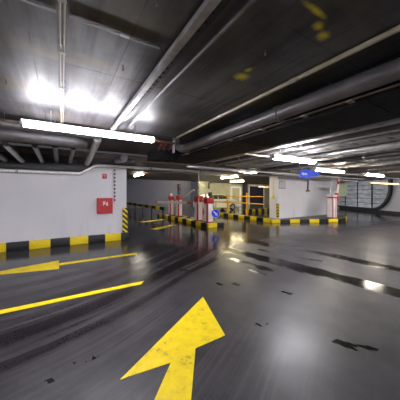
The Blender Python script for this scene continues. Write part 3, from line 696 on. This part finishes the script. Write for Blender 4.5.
# ------------------------------------------------------------------ white wall furniture
t = thing('notice_board', 'small grey framed notice high on the white wall', 'notice', (10.17, 8.3, 1.79))
obj('frame', box(bm_new(), 0, -.02, 0, .56, -.001, .44, .003), 'noticegrey', t)
obj('sheet', box(bm_new(), .05, -.024, .05, .51, -.0205, .39), 'noticelight', t)
for x in (.2, .36): obj('divider', box(bm_new(), x, -.027, .05, x + .012, -.0245, .39), 'noticegrey', t)
t = thing('pull_cord', 'yellow pull cord with flared yellow handle on wall end', 'pull cord', (10.06, 8.58, 1.30))
obj('cord', tube(bm_new(), [(0, 0, .12), (0, 0, 1.08)], .014, 6), 'yellow', t)
obj('handle', tube(bm_new(), [(0, 0, .119), (0, 0, .07), (0, 0, .0)], [.04, .06, .13], 4), 'yellow', t)
t = obj('corner_guard', bm_new(), chev, None, False, (10.1, 8.3, .15)); bm = bm_new(); box(bm, -.015, -.015, .08, .10, -.0015, .82); box(bm, -.015, -.0014, .08, -.0015, .10, .82); bm.to_mesh(t.data); bm.free()
tag(t, 'tall black and yellow guard on front corner of white wall', 'corner guard')

# ------------------------------------------------------------------ orange railing
t = thing('safety_railing', 'orange and yellow tubular railing left of the white wall', 'railing', (9.66, 8.9, .15))
for y in (1.35, 3.25, 5.0): obj('post', tube(bm_new(), [(0, y, 0), (0, y, 1.42 if y < 2 else 1.25)], .05, 10), 'orange', t, True)
for z, m in ((1.20, 'orange'), (.78, 'orange')): obj('rail', tube(bm_new(), [(-.06, 0.0, z), (-.06, 5.1, z)], .032, 8), m, t, True)
t = thing('safety_railing', 'distant yellow railing in front of the white car', 'railing', (8.9, 14.4, 0))
for x in (.1, 1.4, 2.7): obj('post', tube(bm_new(), [(x, 0, 0), (x, 0, .95)], .04, 8), 'yellow', t, True)
for z in (.42, .9): obj('rail', tube(bm_new(), [(0, -.05, z), (2.9, -.05, z)], .035, 8), 'yellow', t, True)

# ------------------------------------------------------------------ parked white car
car = thing('car', 'white parked car seen from the side behind the orange railing', 'car', (10.3, 16.3, 0))
prof = [(0, .32), (.02, .75), (.10, .98), (.25, 1.02), (.75, 1.42), (1.2, 1.49), (2.1, 1.48), (2.6, 1.36), (3.20, 1.02), (3.75, .93), (4.12, .78), (4.2, .55), (4.18, .32),
        (3.72, .28), (3.66, .48), (3.5, .62), (3.3, .66), (3.1, .62), (2.94, .48), (2.88, .28), (1.22, .28), (1.16, .48), (1.0, .62), (.8, .66), (.6, .62), (.44, .48), (.38, .28)]
bm = bm_new(); prism(bm, prof, 'y', 0, 1.7)
es = [e for e in bm.edges if abs(e.verts[0].co.y - e.verts[1].co.y) < 1e-4]
bmesh.ops.bevel(bm, geom=es, offset=.04, segments=2, affect='EDGES')
for v in bm.verts:
    if v.co.z > 1.0: v.co.y = .85 + (v.co.y - .85) * (1 - .28 * (v.co.z - 1.0))
obj('body', bm, 'carwhite', car, True)
for sy in (-1, 1):
    y0 = .85 + sy * .845
    def side(pl, nm):
        bm = bm_new()
        def yy(z): return .85 + sy * (.851 * (1 - .28 * max(0, z - 1.0)) + .004)
        vs = [bm.verts.new((x, yy(z), z)) for x, z in pl]; vi = [bm.verts.new((x, yy(z) - sy * .02, z)) for x, z in pl]
        bm.faces.new(vs); bm.faces.new(vi[::-1])
        for i in range(len(pl)): bm.faces.new((vs[i], vi[i], vi[(i + 1) % len(pl)], vs[(i + 1) % len(pl)]))
        obj(nm, bm, 'carglass', car)
    side([(.50, 1.06), (.85, 1.36), (1.25, 1.42), (1.6, 1.43), (1.6, 1.06)], 'side_window')
    side([(1.68, 1.06), (1.68, 1.43), (2.1, 1.42), (2.5, 1.32), (2.98, 1.06)], 'side_window')
bm = bm_new(); vs = [bm.verts.new(p) for p in ((2.66, .22, 1.345), (2.66, 1.48, 1.345), (3.17, 1.55, 1.05), (3.17, .15, 1.05))]; vi = [bm.verts.new((v.co.x - .012, v.co.y, v.co.z - .02)) for v in vs]
for v in vs: v.co.x += .02; v.co.z += .012
bm.faces.new(vs); bm.faces.new(vi[::-1]); [bm.faces.new((vs[i], vi[i], vi[(i + 1) % 4], vs[(i + 1) % 4])) for i in range(4)]
obj('windscreen', bm, 'carglass', car)
for x in (.8, 3.3):
    for y in (.02, 1.5):
        w = obj('wheel', tube(bm_new(), [(x, y, .31), (x, y + .02, .31), (x, y + .16, .31), (x, y + .18, .31)], [.27, .31, .31, .27], 24), 'tyre', car, True)
        obj('hub_cap', tube(bm_new(), [(x, y - .012 if y < 1 else y + .181, .31), (x, y - .001 if y < 1 else y + .192, .31)], .18, 16), 'galv', w, True)
for y in (.12, 1.36): obj('headlight', box(bm_new(), 4.08, y, .62, 4.185, y + .24, .76, .02), 'white', car)
obj('bumper_strip', box(bm_new(), 4.19, .1, .36, 4.215, 1.6, .46, .005), 'black', car)

# ------------------------------------------------------------------ world and camera
w = bpy.data.worlds.new('world'); bpy.context.scene.world = w; w.use_nodes = True
w.node_tree.nodes['Background'].inputs[0].default_value = (.6, .62, .7, 1); w.node_tree.nodes['Background'].inputs[1].default_value = .02

cam = bpy.data.cameras.new('camera'); co = bpy.data.objects.new('camera', cam); C.objects.link(co)
co.location = (0, 0, EZ); co.rotation_euler = (PI / 2, 0, -th)
cam.sensor_width = 36; cam.lens = 36 * 225 / 400; cam.shift_y = -6 / 400; cam.clip_end = 200; cam.clip_start = .05
s = bpy.context.scene; s.camera = co
s.view_settings.view_transform = 'Standard'; s.view_settings.look = 'None'; s.view_settings.gamma = 1.0; s.view_settings.exposure = 2.2
s.view_settings.use_curve_mapping = False
